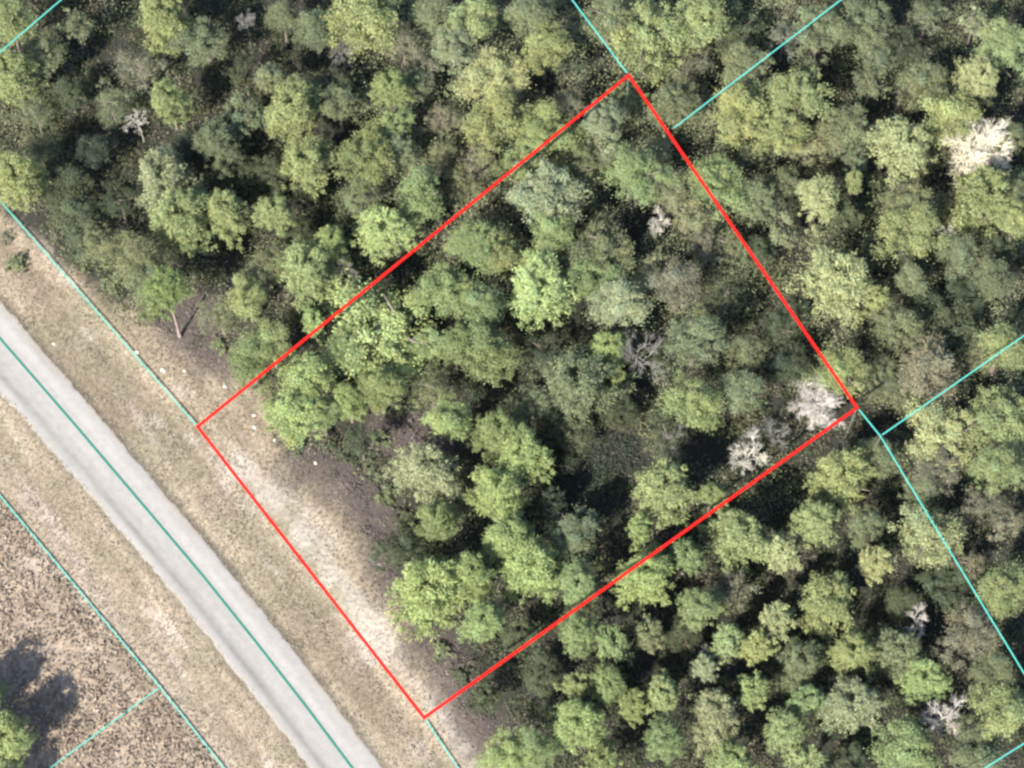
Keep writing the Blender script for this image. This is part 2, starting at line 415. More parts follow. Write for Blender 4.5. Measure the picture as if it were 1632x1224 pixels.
def twig_mesh(name, rad, n1, dens, up, thick=.012):
    """bare branching limbs of a dead crown, origin at crown centre"""
    mb = MB()
    def grow(p, d, L, r, lev):
        m1 = p + d * L * .5; d = d + ball(1)[0] * .35; d /= np.linalg.norm(d); q = m1 + d * L * .5
        mb.add(*prism(p, m1, r, r * .8, 4 if lev < 2 else 3)); mb.add(*prism(m1, q, r * .8, r * .5, 4 if lev < 2 else 3))
        if lev >= 3: return
        p = m1 - d * L * .5
        for k in range(dens[lev]):
            t = random.uniform(.3, 1.0); s = p + d * L * t
            nd = d + ball(1)[0] * .85; nd[2] += up * .25; nd /= np.linalg.norm(nd)
            grow(s, nd, L * random.uniform(.4, .68), r * .58, lev + 1)
    for k in range(n1):
        a = k * 2.39996 + random.uniform(-.3, .3)
        d = np.array([math.cos(a), math.sin(a), random.uniform(.1, 1.6) * up]); d /= np.linalg.norm(d)
        grow(np.array([random.gauss(0, .12) * rad, random.gauss(0, .12) * rad, rad * (-.8 + 1.1 * k / n1)]), d, rad * random.uniform(.18, .66), rad * thick, 0)
    return mb.mesh(name, M_BARK)

PROTO = {}
def protos():
    for big, rad, tagk in ((True, 3.0, 'L'), (False, 1.7, 'S')):
        f = 1.0 if big else .40
        PROTO['round' + tagk] = [mesh_from('leaf_crown', *_v[:2], M_LEAF, _v[2]) for _v in
            [crown_round(rad, int(56 * (f if big else .55)), 400, .19, .42, 1.0) for _ in range(14 if big else 8)]]
        PROTO['pine' + tagk] = [mesh_from('needle_crown', *_v[:2], M_LEAF, _v[2]) for _v in
            [crown_pine(rad, int(72 * (1 if big else .6)), 58, .27, .2) for _ in range(9 if big else 6)]]
        PROTO['thin' + tagk] = [mesh_from('thin_crown', *_v[:2], M_LEAF, _v[2]) for _v in
            [crown_round(rad, int(44 * (1 if big else .55)), 170, .17, .45, 1.4) for _ in range(5 if big else 4)]]
    PROTO['trunk'] = [trunk_mesh('trunk', 9, 1.0) for _ in range(5)]
    PROTO['snag'] = [trunk_mesh('trunk', 0, 1.0) for _ in range(3)]
    PROTO['dead'] = [twig_mesh('bare_branches', 2.2, 13, (6, 6, 5), .8) for _ in range(4)]
    PROTO['fuzzy'] = [twig_mesh('bare_branches', 2.4, 26, (8, 7, 6), .9, .014)]
protos()

# ------------------------------------------------------------------ the trees, read off the survey sheet
# x, y of the crown, radius (pixels), colour, kind   (kinds: r rounded, p needle pine, t thin, D dead, F fuzzy dead)
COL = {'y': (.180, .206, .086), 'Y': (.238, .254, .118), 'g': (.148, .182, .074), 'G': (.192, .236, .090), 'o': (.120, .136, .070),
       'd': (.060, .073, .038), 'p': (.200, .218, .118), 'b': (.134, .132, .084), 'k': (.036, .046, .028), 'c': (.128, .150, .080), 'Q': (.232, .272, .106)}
CNAME = {'Q': 'brightest green', 'y': 'yellow-green', 'Y': 'bright yellow-green', 'g': 'green', 'G': 'bright fresh-green', 'o': 'olive', 'd': 'dark green',
         'p': 'pale grey-green', 'b': 'brownish olive', 'k': 'very dark', 'c': 'dull blue-green'}
TREES = """
12 30 36 y r;20 118 40 y p;65 82 34 o r;120 38 27 o t;262 30 44 y p;325 55 36 o r;225 108 32 b t;175 160 28 o t;270 160 32 y p;110 150 28 d r;
55 180 28 o t;25 283 40 y p;345 225 34 o p;262 285 44 p p;292 348 48 y p;358 335 36 y p;100 290 36 d r;130 348 36 d r;190 320 32 d t;390 180 25 o r;
155 385 30 o t;210 405 36 o r;370 262 30 d r;390 120 26 d t;150 235 30 k r;300 235 26 k r;60 235 28 d t;
450 25 27 o r;502 45 34 o r;582 22 52 y r;642 66 30 b t;720 72 32 p r;792 108 42 Y r;760 28 36 y r;540 122 24 d t;625 140 30 g p;672 130 20 o r;
632 196 24 g r;468 178 46 y p;486 258 38 y p;430 118 24 o r;585 253 42 g r;638 238 27 c r;665 310 40 g r;612 366 42 Q p;572 310 26 o r;438 338 28 y p;
428 274 30 d r;526 388 30 G p;702 190 30 b t;786 190 40 y r;760 250 30 b t;740 290 30 o t;772 388 36 g r;490 132 26 o t;540 165 28 o r;475 372 26 d r;
700 250 28 o t;690 20 30 o r;680 100 24 b t;740 130 26 o t;
845 20 36 o r;870 70 36 y r;900 100 26 d t;970 28 36 o r;1030 72 54 y r;1112 25 42 y r;1100 90 32 b t;1172 48 38 d r;1192 108 36 o r;1078 160 36 o r;
1180 182 40 y r;960 190 32 p r;1002 150 24 g t;862 208 36 g r;902 228 28 g t;838 262 28 g r;905 168 30 b t;960 242 28 o t;1018 278 38 g r;872 305 48 p r;
928 272 30 o t;1138 290 40 g r;1072 300 30 p t;1100 342 30 p t;960 390 42 o r;880 372 30 g r;1190 240 28 d t;1212 318 30 o r;1130 392 26 b t;1050 235 22 p t;
1250 62 26 b t;1310 42 38 o r;1268 148 42 y r;1242 205 36 y r;1388 30 38 o r;1400 95 28 o t;1480 25 32 o t;1555 35 24 p t;1604 70 38 y r;1560 128 38 Y p;
1480 130 36 o r;1520 190 44 y r;1440 235 48 Y p;1350 202 36 o r;1290 228 30 p t;1390 132 26 c t;1365 250 20 o r;1305 315 33 Y p;1360 287 16 y p;1562 320 52 y p;
1440 320 32 o r;1450 365 38 y r;1502 330 26 b t;1604 220 28 o r;1622 300 26 o r;1250 370 24 p t;1250 290 28 o t;1618 345 28 y r;1588 385 28 d r;1440 75 28 d t;
1345 340 24 d r;1390 400 24 d t;1530 400 28 o r;1460 420 26 d r;1210 400 26 d r;
400 572 36 g r;350 505 32 o t;392 470 32 y r;230 440 32 o r;
425 428 28 o r;490 430 44 y p;500 512 20 G p;570 470 24 y r;432 545 30 y r;488 600 42 G r;466 658 40 G r;512 655 28 g r;556 640 28 G p;606 615 32 g r;
625 525 72 Q r;545 550 27 g r;684 548 20 g r;674 478 18 g p;712 448 34 g r;770 490 34 g r;776 565 46 g r;727 548 30 g p;690 622 36 o t;718 668 32 G r;
682 750 46 p p;792 690 36 g p;790 785 44 G p;576 705 24 d t;695 830 30 g p;790 400 34 y r;745 380 28 g r;
860 458 50 Q p;950 440 34 g r;1032 440 32 p t;1082 452 38 b r;985 480 38 p r;968 560 32 G p;920 610 54 c p;850 642 32 c t;986 650 28 d r;912 685 34 d r;
1110 540 42 o r;1152 470 28 d t;1112 640 38 g r;1182 622 36 o r;1060 700 34 d t;1058 782 46 y p;1135 788 20 g p;832 725 40 G p;1190 560 32 o t;1165 390 26 o t;
870 560 30 d t;885 805 24 k t;
1338 452 60 Y p;1398 478 24 y p;1452 446 24 o r;1345 592 36 y r;1262 580 32 d r;1432 520 38 o r;1502 500 42 d r;1582 440 34 o r;1602 550 38 y r;1482 590 42 b r;
1400 605 28 o r;1518 690 44 Y r;1500 745 32 b r;1596 650 42 y r;1592 740 32 y r;1342 760 48 y p;1402 722 30 o r;1562 805 32 b t;1472 780 28 o r;1604 830 28 b t;
1562 560 30 o t;1458 645 28 o t;1240 520 28 d t;1540 470 28 d r;1265 500 24 d t;
685 945 56 G p;752 915 32 G p;770 988 30 G p;642 880 30 d r;810 860 36 G p;812 1190 32 G r;765 1115 22 d r;
850 905 50 G p;922 930 34 g p;912 848 32 c r;1020 842 25 G p;1030 918 44 G p;1095 885 28 g p;1180 858 48 y p;1115 968 34 y p;920 1008 32 g p;975 1025 30 g p;
1032 1010 28 o p;1160 1022 27 y p;1208 1030 30 y p;1125 1062 20 p p;920 1090 24 y p;970 1092 32 g p;865 1072 30 d r;920 1155 46 G p;1010 1120 25 g p;1055 1105 30 y p;
1060 1178 34 g p;1140 1140 42 p p;1200 1100 27 g p;962 1214 30 g p;852 1195 30 g r;1168 1210 30 g p;1172 940 30 b t;1090 1012 28 d r;830 1010 24 d r;880 1130 24 d t;
1300 830 38 y p;1246 880 30 Y p;1380 835 28 o r;1482 855 50 Y r;1396 893 28 Y p;1318 958 48 y p;1238 985 29 Y p;1276 1052 36 o p;1360 1036 32 y p;1430 1042 44 o p;
1472 1080 34 G p;1602 945 38 y r;1550 1010 34 b r;1356 1122 47 p p;1286 1115 28 g p;1252 1165 34 y p;1602 1130 40 y r;1442 1190 42 g r;1562 1195 36 o r;1285 1216 30 y p;
1350 1216 28 d r;1580 1065 30 o r;1505 925 32 d r;1440 960 26 d r;1540 900 28 b t;
8 1178 42 Q p;-48 1125 50 g p;-20 1262 40 g r;
218 190 22 v D;392 32 24 x D;1557 240 50 W F;1190 722 44 w D;1305 648 38 v F;1502 1140 52 v D;1464 995 36 v D;1048 355 28 w D;1235 690 26 x D;558 432 24 x D;1016 560 46 x D;1508 372 16 w D;1068 700 26 x D;1130 1040 22 x D;545 80 30 x D
"""
DEADCOL = {'x': (.13, .125, .11), 'w': (.35, .33, .27), 'v': (.36, .33, .285), 'W': (.50, .455, .35)}
LANDMARKS = [(1002, 120, 'the top corner of the red outline'), (1366, 650, 'the right corner of the red outline'), (676, 1144, 'the bottom corner of the red outline'),
 (315, 680, 'the left corner of the red outline'), (1072, 205, 'the cyan and red junction'), (1403, 695, 'the cyan fork'),
 (1557, 245, 'the cream-white bare tree'), (218, 190, 'the small pinkish snag'), (285, 432, 'the exposed roadside trunk'),
 (625, 525, 'the largest round crown'), (860, 458, 'the lime crown mid-outline'), (935, 745, 'the darkest clearing'),
 (1190, 722, 'the white twiggy tree'), (1502, 1140, 'the pinkish bare tree'), (1338, 452, 'the largest pale crown'),
 (0, 83, 'the top left cyan line'), (582, 22, 'the broad top-edge crown'), (292, 348, 'the broad pale-tipped crown'),
 (682, 750, 'the feathery grey-green pine'), (685, 945, 'the bright verge pine'), (1482, 855, 'the cyan-crossed yellow crown'),
 (1356, 1122, 'the toothed pale crown'), (1632, 0, 'the top right picture corner'), (1632, 1224, 'the bottom right picture corner'),
 (816, 260, 'the upper left red line'), (1180, 385, 'the upper right red line'), (1020, 895, 'the lower right red line'),
 (1632, 535, 'the right-edge cyan line'), (920, 1155, 'the large bottom-edge crown'), (1340, 0, 'the top-edge cyan line'),
 (792, 108, 'the brightest top-edge crown'), (468, 178, 'the tall ragged pine')]
SPECIAL = {(625, 525): 'largest round bright-green crown, inside the red outline', (860, 458): 'lime-green pine crown in the middle of the red outline',
 (1338, 452): 'largest pale yellow-green crown, just right of the red outline', (582, 22): 'broad pale yellow-green crown cut by the top edge left of centre',
 (292, 348): 'broad yellow-green pine with pale tips, near the road at upper left', (682, 750): 'feathery pale grey-green pine beside the bare brown litter',
 (685, 945): 'bright green pine crown spreading over the verge edge', (1482, 855): 'yellow rounded crown crossed by the long cyan line',
 (1356, 1122): 'pale toothed round pine crown standing clear at bottom right', (920, 1155): 'large green pine crown near the middle of the bottom edge',
 (792, 108): 'brightest yellow-green crown near the top edge', (468, 178): 'tall ragged yellow-green pine below the top edge, left of centre',
 (8, 1178): 'lone bright green pine across the road at the bottom left corner', (218, 190): 'small pinkish-white dead snag in a dark gap at upper left',
 (-48, 1125): 'green pine just outside the bottom left of the picture', (-20, 1262): 'leafy tree just outside the bottom left corner', (392, 32): 'thin grey dead tree in the dark gap at the top edge', (1557, 240): 'dense cream-white bare crown near the right edge',
 (1190, 722): 'white twiggy dead tree just inside the lower right red line', (1305, 648): 'greyish-white bare crown tucked inside the right corner of the red outline',
 (1502, 1140): 'pinkish-white bare branching tree at bottom right', (1464, 995): 'bleached leaning dead tree with streaky limbs beside the long cyan line',
 (1048, 355): 'whitish bare tree inside the upper right red line', (1235, 690): 'thin bare twigs between the two whitish dead trees',
 (558, 432): 'grey leaning dead branches crossing the upper left red line', (1016, 560): 'bare grey branches over the dark gap in the outline',
 (1508, 372): 'tiny white bare twig tree below the cream-white crown', (1068, 700): 'thin grey bare branches right of the dark clearing',
 (1130, 1040): 'small pale bare twigs among crowns below the red outline', (545, 80): 'dark grey tangle of bare branches below the pale top-edge crown',
 (935, 745): ''}
rows = [r.split() for r in TREES.replace('\n', '').split(';') if r.strip()]
rows = [(int(a), int(b_), int(c), d, e) for a, b_, c, d, e in rows]
def where(x, y):
    lm = min(LANDMARKS, key=lambda l: math.hypot(l[0] - x, l[1] - y) + (0 if (l[0], l[1]) != (x, y) else 1e6))
    a = math.degrees(math.atan2(lm[1] - y, x - lm[0])) % 360
    dirs = ['right of', 'above-right of', 'above', 'above-left of', 'left of', 'below-left of', 'below', 'below-right of']
    return lm, dirs[int(((a + 22.5) % 360) // 45)]
secs = {}
for r in rows:
    if (r[0], r[1]) in SPECIAL: continue
    lm, d = where(r[0], r[1]); secs.setdefault((lm, d), []).append((math.hypot(lm[0] - r[0], lm[1] - r[1]), r))
LABEL = dict(SPECIAL)
KW = {'r': 'leafy crown', 'p': 'pine crown', 't': 'thin-leaved crown'}
ORD = ['nearest', 'second', 'third', 'fourth', 'fifth', 'sixth', 'seventh']
for (lm, d), L in secs.items():
    L.sort()
    for i, (_, r) in enumerate(L):
        size = 'small' if r[2] < 26 else ('large' if r[2] >= 40 else 'medium')
        o = '' if len(L) == 1 else (ORD[i] + ' ')
        LABEL[(r[0], r[1])] = f"{size} {CNAME[r[3]]} {KW[r[4]]}, {o}{d} {lm[2]}"

BARK = (.13, .105, .085)
NAME = {'r': 'broadleaf_tree', 'p': 'pine_tree', 't': 'scrub_tree', 'D': 'dead_tree', 'F': 'dead_tree'}
def top_limit(x, y): return 11.9
def make_tree(x, y, rp, cl, kind):
    r = rp * MPP * (1.3 if kind == 'r' else (1.1 if y > 800 and x > 820 else 1.2))
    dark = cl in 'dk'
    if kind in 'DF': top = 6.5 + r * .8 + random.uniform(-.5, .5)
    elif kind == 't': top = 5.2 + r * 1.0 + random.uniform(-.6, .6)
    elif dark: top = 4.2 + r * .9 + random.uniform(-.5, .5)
    elif cl in 'oc': top = 6.2 + r * 1.2 + random.uniform(-.8, .8)
    else: top = 7.0 + r * 1.35 + random.uniform(-.6, .8)
    if x < 20 and y > 1100: top = 8.0
    top = min(top, 11.3)
    zs = random.uniform(1.2, 1.6) if kind == 'p' else random.uniform(.9, 1.15)
    zc = top - r * .72 * zs
    p = at(x, y, zc); gz = ground_z(p.x, p.y)
    e = empty(NAME[kind], (p.x, p.y, gz)); e.rotation_euler.z = random.uniform(0, 6.28)
    tag(e, LABEL[(x, y)], 'tree', 'dead trees among the canopy' if kind in 'DF' else 'trees of the wood')
    t = bpy.data.objects.new('trunk', random.choice(PROTO['snag' if kind in 'DF' else 'trunk'])); link(t, e)
    hh = (zc - gz) + r * .25
    t.scale = (r * .95, r * .95, hh)
    t.color = (*(DEADCOL[cl] if kind in 'DF' else BARK), 1)
    if kind in 'DF':
        me = random.choice(PROTO['dead']) if kind == 'D' else PROTO['fuzzy'][0]
        c = bpy.data.objects.new('branches', me); k = r / 2.2; c.color = (*DEADCOL[cl], 1)
        t.scale = (r * .5, r * .5, hh)
    else:
        key = {'r': 'round', 'p': 'pine', 't': 'thin'}[kind] + ('L' if r > 2.15 else 'S')
        me = random.choice(PROTO[key]); k = r / (3.0 if r > 2.15 else 1.7)
        c = bpy.data.objects.new('crown', me)
        j = random.uniform(.9, 1.1); hu = random.gauss(0, .03)
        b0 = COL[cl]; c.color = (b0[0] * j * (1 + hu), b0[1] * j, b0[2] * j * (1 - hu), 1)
    link(c, e); c.location = (0, 0, zc - gz); c.scale = (k * random.uniform(.93, 1.08), k * random.uniform(.93, 1.08), k * (zs if kind not in 'DF' else 1))
    c.rotation_euler = (random.gauss(0, .06), random.gauss(0, .06), 0)
    return e
for r_ in rows: make_tree(*r_)

# the tree by the road whose trunk shows: tall, leaning away
base = at(287, 537, 0)
e = empty('pine_tree', (base.x, base.y, ground_z(base.x, base.y)))
tag(e, 'leaning roadside pine with its pinkish bare trunk exposed below the crown', 'tree', 'trees of the wood')
e.rotation_euler = (R(-13), R(-3), 0)
t = link(bpy.data.objects.new('trunk', PROTO['snag'][1]), e); t.scale = (2.0, 2.0, 10.8); t.color = (.19, .14, .12, 1)
c = link(bpy.data.objects.new('crown', PROTO['pineL'][2]), e); c.location = (0, 0, 9.6); c.scale = (.98, .98, .95); c.color = (.135, .168, .06, 1)

# ------------------------------------------------------------------ shrubs along the verge
def shrub_mesh(rad):
    v = crown_round(rad, 16, 70, .22, .6, .9); v[0][:, 2] = np.maximum(v[0][:, 2] * .8 + rad * .35, .02)
    return mesh_from('shrub_leaves', v[0], v[1], M_LEAF, v[2])
SH = [shrub_mesh(1.3) for _ in range(3)]
shr = [(28, 418, 24, 'o', 'low olive shrub on the verge at the left edge'), (86, 378, 16, 'b', 'brownish shrub close to the cyan line at the left edge'),
 (135, 418, 18, 'o', 'olive shrub just right of the cyan verge line'), (8, 378, 15, 'b', 'dry shrub where the cyan line leaves the left edge'),
 (180, 452, 26, 'o', 'broad olive shrub on the wood edge below the upper left trees'), (235, 492, 24, 'o', 'olive shrub left of the exposed roadside trunk'),
 (350, 548, 20, 'o', 'small shrub on litter right of the exposed roadside trunk'), (470, 708, 20, 'd', 'dark shrub at the foot of the bright verge trees'),
 (545, 722, 24, 'd', 'dark green shrub on the brown litter in the outline'), (608, 700, 20, 'o', 'olive shrub beside the bare litter gap in the outline'),
 (588, 752, 20, 'b', 'brown bush in the middle of the bare litter, added over the line shadow'), (615, 790, 22, 'o', 'dull bush at the litter edge left of the feathery pine, added over the line shadow'), (642, 824, 20, 'd', 'dark bush below left of the feathery pine, added over the line shadow'),  # three bushes added to break up the shadow of the red line
 (655, 862, 26, 'd', 'dark shrub between litter and the feathery pine'), (705, 1040, 22, 'o', 'grey-olive shrub near the bottom of the outline'),
 (735, 1075, 20, 'd', 'dark shrub beside the red line near its bottom corner')]
for (x, y, rp, cl, lab) in shr:
    p = at(x, y, .5); s = empty('shrub', (p.x, p.y, ground_z(p.x, p.y))); tag(s, lab, 'shrub', 'shrubs along the verge')
    k = rp * MPP / 1.3
    c = link(bpy.data.objects.new('foliage', random.choice(SH)), s); c.rotation_euler.z = random.uniform(0, 6.28); c.scale = (k, k, k * .85)
    b0 = COL[cl]; c.color = (*b0, 1)

# pale rocks on the verge
def rock_mesh():
    import bmesh
    bm = bmesh.new(); bmesh.ops.create_icosphere(bm, subdivisions=2, radius=.5)
    s = Vector((random.uniform(.8, 1.3), random.uniform(.7, 1.0), random.uniform(.4, .6)))
    for v in bm.verts:
        f = 1 + random.uniform(-.14, .14) ; v.co = Vector((v.co.x * s.x, v.co.y * s.y, v.co.z * s.z)) * f
    me = bpy.data.meshes.new('rock'); bm.to_mesh(me); bm.free(); me.materials.append(M_ROCK); return me
rocks = [(218, 562, 11, 'longish pale rock on the cyan line beside the road verge'), (260, 590, 10, 'pale rock right of the cyan verge line'),
 (294, 591, 8, 'small round pale rock below the exposed roadside trunk'), (358, 616, 9, 'pale rock just outside the red line near its left corner'),
 (405, 662, 8, 'upper of two pale rocks inside the left corner of the outline'), (405, 681, 8, 'lower of two pale rocks inside the left corner of the outline'),
 (438, 702, 8, 'pale rock at the foot of the verge trees'), (503, 738, 7, 'small pale rock at the upper end of the brown litter'),
 (86, 548, 6, 'tiny pale stone on the verge grass close to the asphalt')]
for x, y, d, lab in rocks:
    p = at(x, y); o = link(bpy.data.objects.new('rock', rock_mesh())); k = d * MPP
    o.location = (p.x, p.y, ground_z(p.x, p.y) + .08 * k); o.scale = (k * .8, k * .8, k * .8); o.rotation_euler.z = random.uniform(0, 6.28); tag(o, lab, 'rock', 'pale rocks on the verge')

# ------------------------------------------------------------------ map overlay lines, modelled as tape, on the ground in the open, strung on made-up posts over the wood
LH = 12.8
def overlay_tape(name, pts, wid, z, mat, label, group, posts=(), closed=False):
    P = [at(x, y, z) for x, y in pts]
    e = empty(name, (P[0].x, P[0].y, 0)); tag(e, label, 'boundary line', group); o0 = Vector((P[0].x, P[0].y, 0))
    n = len(P); Lf, Rt = [], []
    for i in range(n):
        a = P[(i - 1) % n] if (closed or i > 0) else None; b_ = P[(i + 1) % n] if (closed or i < n - 1) else None
        d1_ = (P[i] - a).normalized() if a is not None else None; d2_ = (b_ - P[i]).normalized() if b_ is not None else None
        t_ = (d1_ + d2_).normalized() if (d1_ is not None and d2_ is not None) else (d1_ if d1_ is not None else d2_)
        nn = Vector((-t_.y, t_.x, 0)); ref = d1_ if d1_ is not None else d2_
        f = 1 / max(.4, abs(nn.dot(Vector((-ref.y, ref.x, 0)))))
        Lf.append(P[i] + nn * wid / 2 * f); Rt.append(P[i] - nn * wid / 2 * f)
    h = .03; V = []; F = []
    for i in range(n):
        for q in (Lf[i], Rt[i]):
            V.append(tuple(q - o0 + Vector((0, 0, h)))); V.append(tuple(q - o0 - Vector((0, 0, h))))
    m_ = n if closed else n - 1
    for i in range(m_):
        a, c = 4 * i, 4 * ((i + 1) % n)
        F += [[a, a + 2, c + 2, c], [a + 1, c + 1, c + 3, a + 3], [a, c, c + 1, a + 1], [a + 2, a + 3, c + 3, c + 2]]
    if not closed: F += [[0, 1, 3, 2], [4 * n - 4, 4 * n - 2, 4 * n - 1, 4 * n - 3]]
    me = mesh_from('overlay_tape', V, F, mat); link(bpy.data.objects.new('overlay_tape', me), e)
    if posts:
        for q in [P[i] for i in posts]:
            V, F = prism((0, 0, -.3), (0, 0, z - .05), .022, .018, 6)
            o = link(bpy.data.objects.new('post', mesh_from('post', V, F, M_POST)), e); o.location = (q.x - o0.x, q.y - o0.y, 0)
    return e
G1 = 'coloured map overlay lines'
overlay_tape('boundary_line', [(1002, 120), (1366, 650), (676, 1144), (315, 680)], .30, LH, M_RED, 'thick red four-sided outline around the wooded plot', G1, (0, 1, 2, 3), True)
overlay_tape('boundary_line', [(-60, 134), (0, 83), (97, 0), (150, -45)], .11, LH, M_CYAN, 'thin cyan line cutting across the top left corner', G1, (0, 3))
overlay_tape('boundary_line', [(-120, 182), (0, 320), (312, 677)], .11, .3, M_CYAN, 'thin cyan line along the verge up to the left corner of the red outline', G1)
overlay_tape('boundary_line', [(679, 1148), (730, 1224), (820, 1358)], .11, .16, M_CYAN, 'short thin cyan line below the bottom corner of the red outline', G1)
overlay_tape('boundary_line', [(860, -70), (912, 0), (999, 116)], .11, LH, M_CYAN, 'thin cyan line from the top edge to the top corner of the outline', G1, (0,))
overlay_tape('boundary_line', [(1074, 204), (1340, 0), (1420, -61)], .11, LH, M_CYAN, 'thin cyan line from the upper right red side to the top edge', G1, (2,))
overlay_tape('boundary_line', [(1369, 653), (1403, 695), (1476, 816), (1632, 1073), (1700, 1185)], .11, LH, M_CYAN, 'long thin cyan line from the right corner of the outline down to the right edge', G1, (1, 4))
overlay_tape('boundary_line', [(1406, 693), (1632, 535), (1720, 473)], .11, LH, M_CYAN, 'thin cyan branch line rising to the right edge', G1, (2,))
overlay_tape('boundary_line', [(1500, 1270), (1570, 1224), (1632, 1185), (1710, 1136)], .11, LH, M_CYAN, 'short cyan line cutting the bottom right corner', G1, (0, 3))
overlay_tape('boundary_line', [(-90, 682), (0, 790), (255, 1095), (357, 1224), (430, 1316)], .11, .2, M_CYAN, 'thin cyan line along the rough field below the road', G1)
overlay_tape('boundary_line', [(252, 1097), (80, 1224), (0, 1283)], .11, .2, M_CYAN, 'thin cyan branch line across the rough field to the bottom edge', G1)
overlay_tape('boundary_line', [(-200, 313), (-100, 427), (0, 540), (119, 677), (237, 816), (324, 919), (408, 1024), (486, 1124), (561, 1224), (660, 1358)], .19, .085, M_TEAL, 'dark teal line down the middle of the grey road', G1)

# ------------------------------------------------------------------ undergrowth under the trees
n = 6600
ux = rng.uniform(-66, 70, n * 2); uy = rng.uniform(-54, 60, n * 2)
wd = dist_line(ux, uy, EDGE) * np.where(inpoly(ux, uy, WOODS), 1, -1)
lit = np.min([dist_line(ux, uy, L) for L in LITTER], axis=0)
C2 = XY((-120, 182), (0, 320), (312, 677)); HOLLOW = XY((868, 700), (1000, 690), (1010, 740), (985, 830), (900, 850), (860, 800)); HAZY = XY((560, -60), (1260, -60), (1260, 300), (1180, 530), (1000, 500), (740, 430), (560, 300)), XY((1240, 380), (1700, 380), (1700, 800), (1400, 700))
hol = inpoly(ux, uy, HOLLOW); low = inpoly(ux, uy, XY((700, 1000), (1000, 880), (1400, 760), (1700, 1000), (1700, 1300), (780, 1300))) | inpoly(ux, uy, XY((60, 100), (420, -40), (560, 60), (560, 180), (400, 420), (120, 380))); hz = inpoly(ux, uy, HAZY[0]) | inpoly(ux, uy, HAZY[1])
keep = (wd > .4) & ((lit > 3.0) | (rng.random(n * 2) < .8)) & (dist_line(ux, uy, C2) > 1.7); ux = ux[keep][:n]; uy = uy[keep][:n]; wd = wd[keep][:n]; lit = lit[keep][:n]; hol = hol[keep][:n]; hz = hz[keep][:n]; low = low[keep][:n]
P, D, T, LL = [], [], [], []
pal = np.array([(.048, .060, .029), (.066, .077, .036), (.090, .097, .046), (.09, .08, .05), (.06, .084, .038), (.125, .116, .08)])
patch = fbm(ux * .13, uy * .13, 91)
for i in range(len(ux)):
    bare = lit[i] < 2.4
    r = rng.uniform(.6, 1.8) * (.55 if bare else 1); hgt = rng.uniform(.5, 1.0) * r * (.7 if bare else (1.0 if wd[i] < 3 else (.6 if hol[i] else (rng.uniform(.6, 1.4) if low[i] else rng.uniform(1.2, 3.4))))); k = int(68 * r * (.6 if bare else 1))
    if hz[i] and rng.random() < .8: hgt = rng.uniform(3.6, 7.0); r *= 1.05; k = int(k * 1.9)
    d = ball(k); d[:, 2] = np.abs(d[:, 2])
    lob = 1 + .25 * np.sin(5 * d[:, 0] + i) * np.sin(5 * d[:, 1] + 2 * i)
    p = d * (rng.uniform(.35, 1, k) ** .6 * lob)[:, None] * np.array([r, r, hgt]) + np.array([ux[i], uy[i], .02])
    P.append(p); D.append(d + ball(k) * .7)
    q = np.array([.20, .24, .2, .12, .16, .08]) if patch[i] > .47 else np.array([.30, .22, .12, .18, .10, .08])
    c_ = np.array([(.085, .066, .062), (.06, .062, .04), (.12, .10, .095)])[rng.integers(0, 3)] if bare else pal[rng.choice(6, p=q)] * rng.uniform(.8, 1.25)
    if hgt > 3.4: c_ = np.array([.158, .172, .092]) * rng.uniform(.8, 1.3)
    if hol[i]: c_ = np.array([.036, .050, .030]) * rng.uniform(.6, 1.1)  # shade of the hollow put into the leaf colour
    elif low[i]: c_ = c_ * .8  # leaf colour darkened so these gaps look more shaded
    T.append(c_ * rng.uniform(.7, 1.3, k)[:, None]); LL.append(rng.uniform(.14, .33, k) * (.75 if hgt > 3.4 else 1))
P = np.vstack(P); D = np.vstack(D); T = np.vstack(T); LL = np.concatenate(LL)
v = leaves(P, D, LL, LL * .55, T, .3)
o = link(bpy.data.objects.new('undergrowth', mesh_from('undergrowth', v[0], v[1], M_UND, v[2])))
tag(o, 'dark leafy undergrowth between the trees', 'undergrowth', kind='stuff')

# fallen leaves, twigs and bark strewn under the wood edge
n = 26000
lx = rng.uniform(-60, 62, n * 4); ly = rng.uniform(-50, 52, n * 4)
wd = dist_line(lx, ly, EDGE) * np.where(inpoly(lx, ly, WOODS), 1, -1)
lit = np.min([dist_line(lx, ly, L) for L in LITTER], axis=0)
keep = ((wd > -1.5 + 1.5 * rng.random(n * 4)) & (rng.random(n * 4) < .3)) | (lit < 3.5 * rng.random(n * 4) + .8)
lx = lx[keep][:n]; ly = ly[keep][:n]; m_ = len(lx); u_, _v = uv_road(lx, ly)
d = np.stack([rng.normal(0, 1, m_), rng.normal(0, 1, m_), rng.normal(0, .25, m_)], -1); LN = rng.uniform(.12, .5, m_)
lp = np.array([(.11, .085, .07), (.075, .06, .05), (.15, .13, .11), (.10, .085, .06), (.07, .075, .045)])[rng.integers(0, 5, m_)] * rng.uniform(.7, 1.3, m_)[:, None]
v = leaves(np.stack([lx, ly, zground(lx, ly, u_, 0) + .04 + .1 * rng.random(m_)], -1), d, LN, LN * rng.uniform(.15, .5, m_), lp, .5)
o = link(bpy.data.objects.new('leaf_litter', mesh_from('leaf_litter', v[0], v[1], M_GRASS, v[2])))
tag(o, 'brown fallen leaves and twigs along the wood edge', 'leaf litter', kind='stuff')

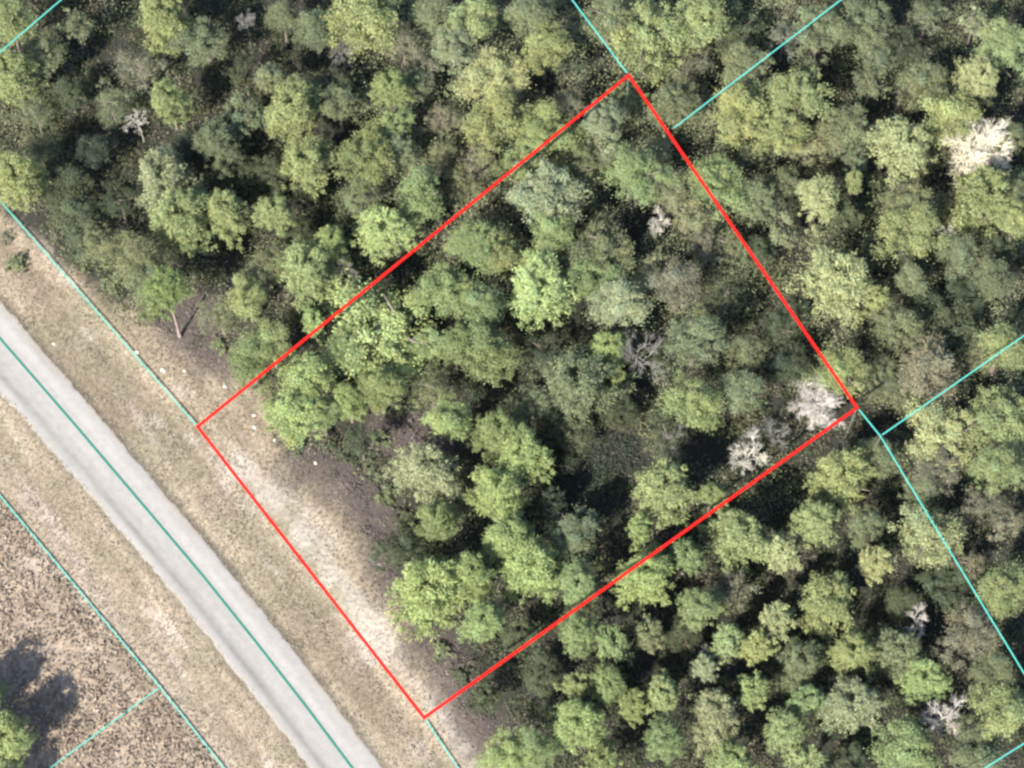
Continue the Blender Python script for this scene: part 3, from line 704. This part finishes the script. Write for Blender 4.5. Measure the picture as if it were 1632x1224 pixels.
# woodland that goes on beyond the sheet
P, D, T, LL = [], [], [], []
cnt = 0
for _ in range(2600):
    x, y = random.uniform(-95, 100), random.uniform(-75, 88)
    inside = (abs(x) < 59 and -46 < y < 45)
    if inside or not inpoly(np.array([x]), np.array([y]), WOODS)[0] or dist_line(np.array([x]), np.array([y]), EDGE)[0] < 3: continue
    if any((x - a) ** 2 + (y - b_) ** 2 < 16 for a, b_ in [(q[0], q[1]) for q in LL if isinstance(q, tuple)]): continue
    cnt += 1
    if cnt > 150: break
    r = random.uniform(2.2, 3.4); h = random.uniform(6.5, 10); k = 400
    d = ball(k); d[:, 2] = np.where(d[:, 2] < -.2, -d[:, 2], d[:, 2])
    lob = 1 + .22 * np.sin(d[:, 0] * 6 + x) * np.sin(d[:, 1] * 6 + y)
    P.append(d * (lob * rng.uniform(.6, 1, k) ** .5)[:, None] * np.array([r, r, r * .7]) + np.array([x, y, h - r * .6]))
    D.append(d + ball(k) * .6); c_ = np.array(COL[random.choice('yygoopd')]); T.append(c_ * rng.uniform(.75, 1.25, k)[:, None])
P = np.vstack(P); D = np.vstack(D); T = np.vstack(T); LN = rng.uniform(.4, .7, len(P))
v = leaves(P, D, LN, LN * .6, T, .3)
o = link(bpy.data.objects.new('surrounding_forest', mesh_from('surrounding_forest', v[0], v[1], M_UND, v[2])))
tag(o, 'green woodland continuing all round beyond the plot', 'forest', kind='stuff')

# ------------------------------------------------------------------ grass of the verges and weeds of the field
def grass(name, n, lo, hi, hgt, label, pal, thr, clumpf):
    x = rng.uniform(-62, 20, n * 3); y = rng.uniform(-50, 30, n * 3)
    u, v_ = uv_road(x, y)
    wd = dist_line(x, y, EDGE) * np.where(inpoly(x, y, WOODS), 1, -1)
    dens = fbm(x * clumpf, y * clumpf, 71)
    lit = np.min([dist_line(x, y, L) for L in LITTER], axis=0)
    k = (u > lo) & (u < hi) & ((u > 2.3 + .5 * rng.random(n * 3) ** 2) | (u < -3.2 - .5 * rng.random(n * 3) ** 2)) & (wd < .8) & (dens > thr + .25 * (rng.random(n * 3) - .5)) & (np.abs(x) < 62)
    k &= (lit > 2.2) | (rng.random(n * 3) < .3)
    sd = np.minimum(dist_line(x, y, SAND), dist_line(x, y, SAND2)); k &= (sd > 1.3) | (rng.random(n * 3) < .3)
    x, y, u, v_ = x[k][:n], y[k][:n], u[k][:n], v_[k][:n]; m_ = len(x)
    zz = zground(x, y, u, 0)
    tone = fbm(x * .5, y * .5, 81) + .5 * (fbm(u * 1.2, v_ * .12, 83) - .5)
    i = np.clip((tone * 1.4 - .2 + rng.normal(0, .22, m_)) * len(pal), 0, len(pal) - 1).astype(int)
    T = np.array(pal)[i] * rng.uniform(.75, 1.25, m_)[:, None]
    H = hgt * rng.uniform(.5, 1.3, m_) * (0.6 + .8 * dens[k][:n])
    d = np.stack([rng.normal(0, .7, m_), rng.normal(0, .7, m_), np.ones(m_)], -1)
    dd = d / np.linalg.norm(d, axis=1)[:, None]
    P = np.stack([x, y, zz], -1) + dd * (H * .45)[:, None]
    v = leaves(P, dd, H, H * .5, T * .455, .2)
    o = link(bpy.data.objects.new(name, mesh_from(name, v[0], v[1], M_GRASS, v[2]))); tag(o, label, 'grass', kind='stuff')
grass('verge_grass', 70000, -12, 40, .20, 'short dry tan and olive grass of the mown verges', [(.50, .42, .33), (.42, .355, .265), (.345, .295, .205), (.275, .25, .16)], .2, .6)
grass('field_weeds', 42000, -60, -10.5, .42, 'rough brown weeds of the field below the road', [(.53, .42, .325), (.47, .37, .285), (.41, .32, .24), (.35, .285, .205), (.27, .225, .165)], .3, .8)
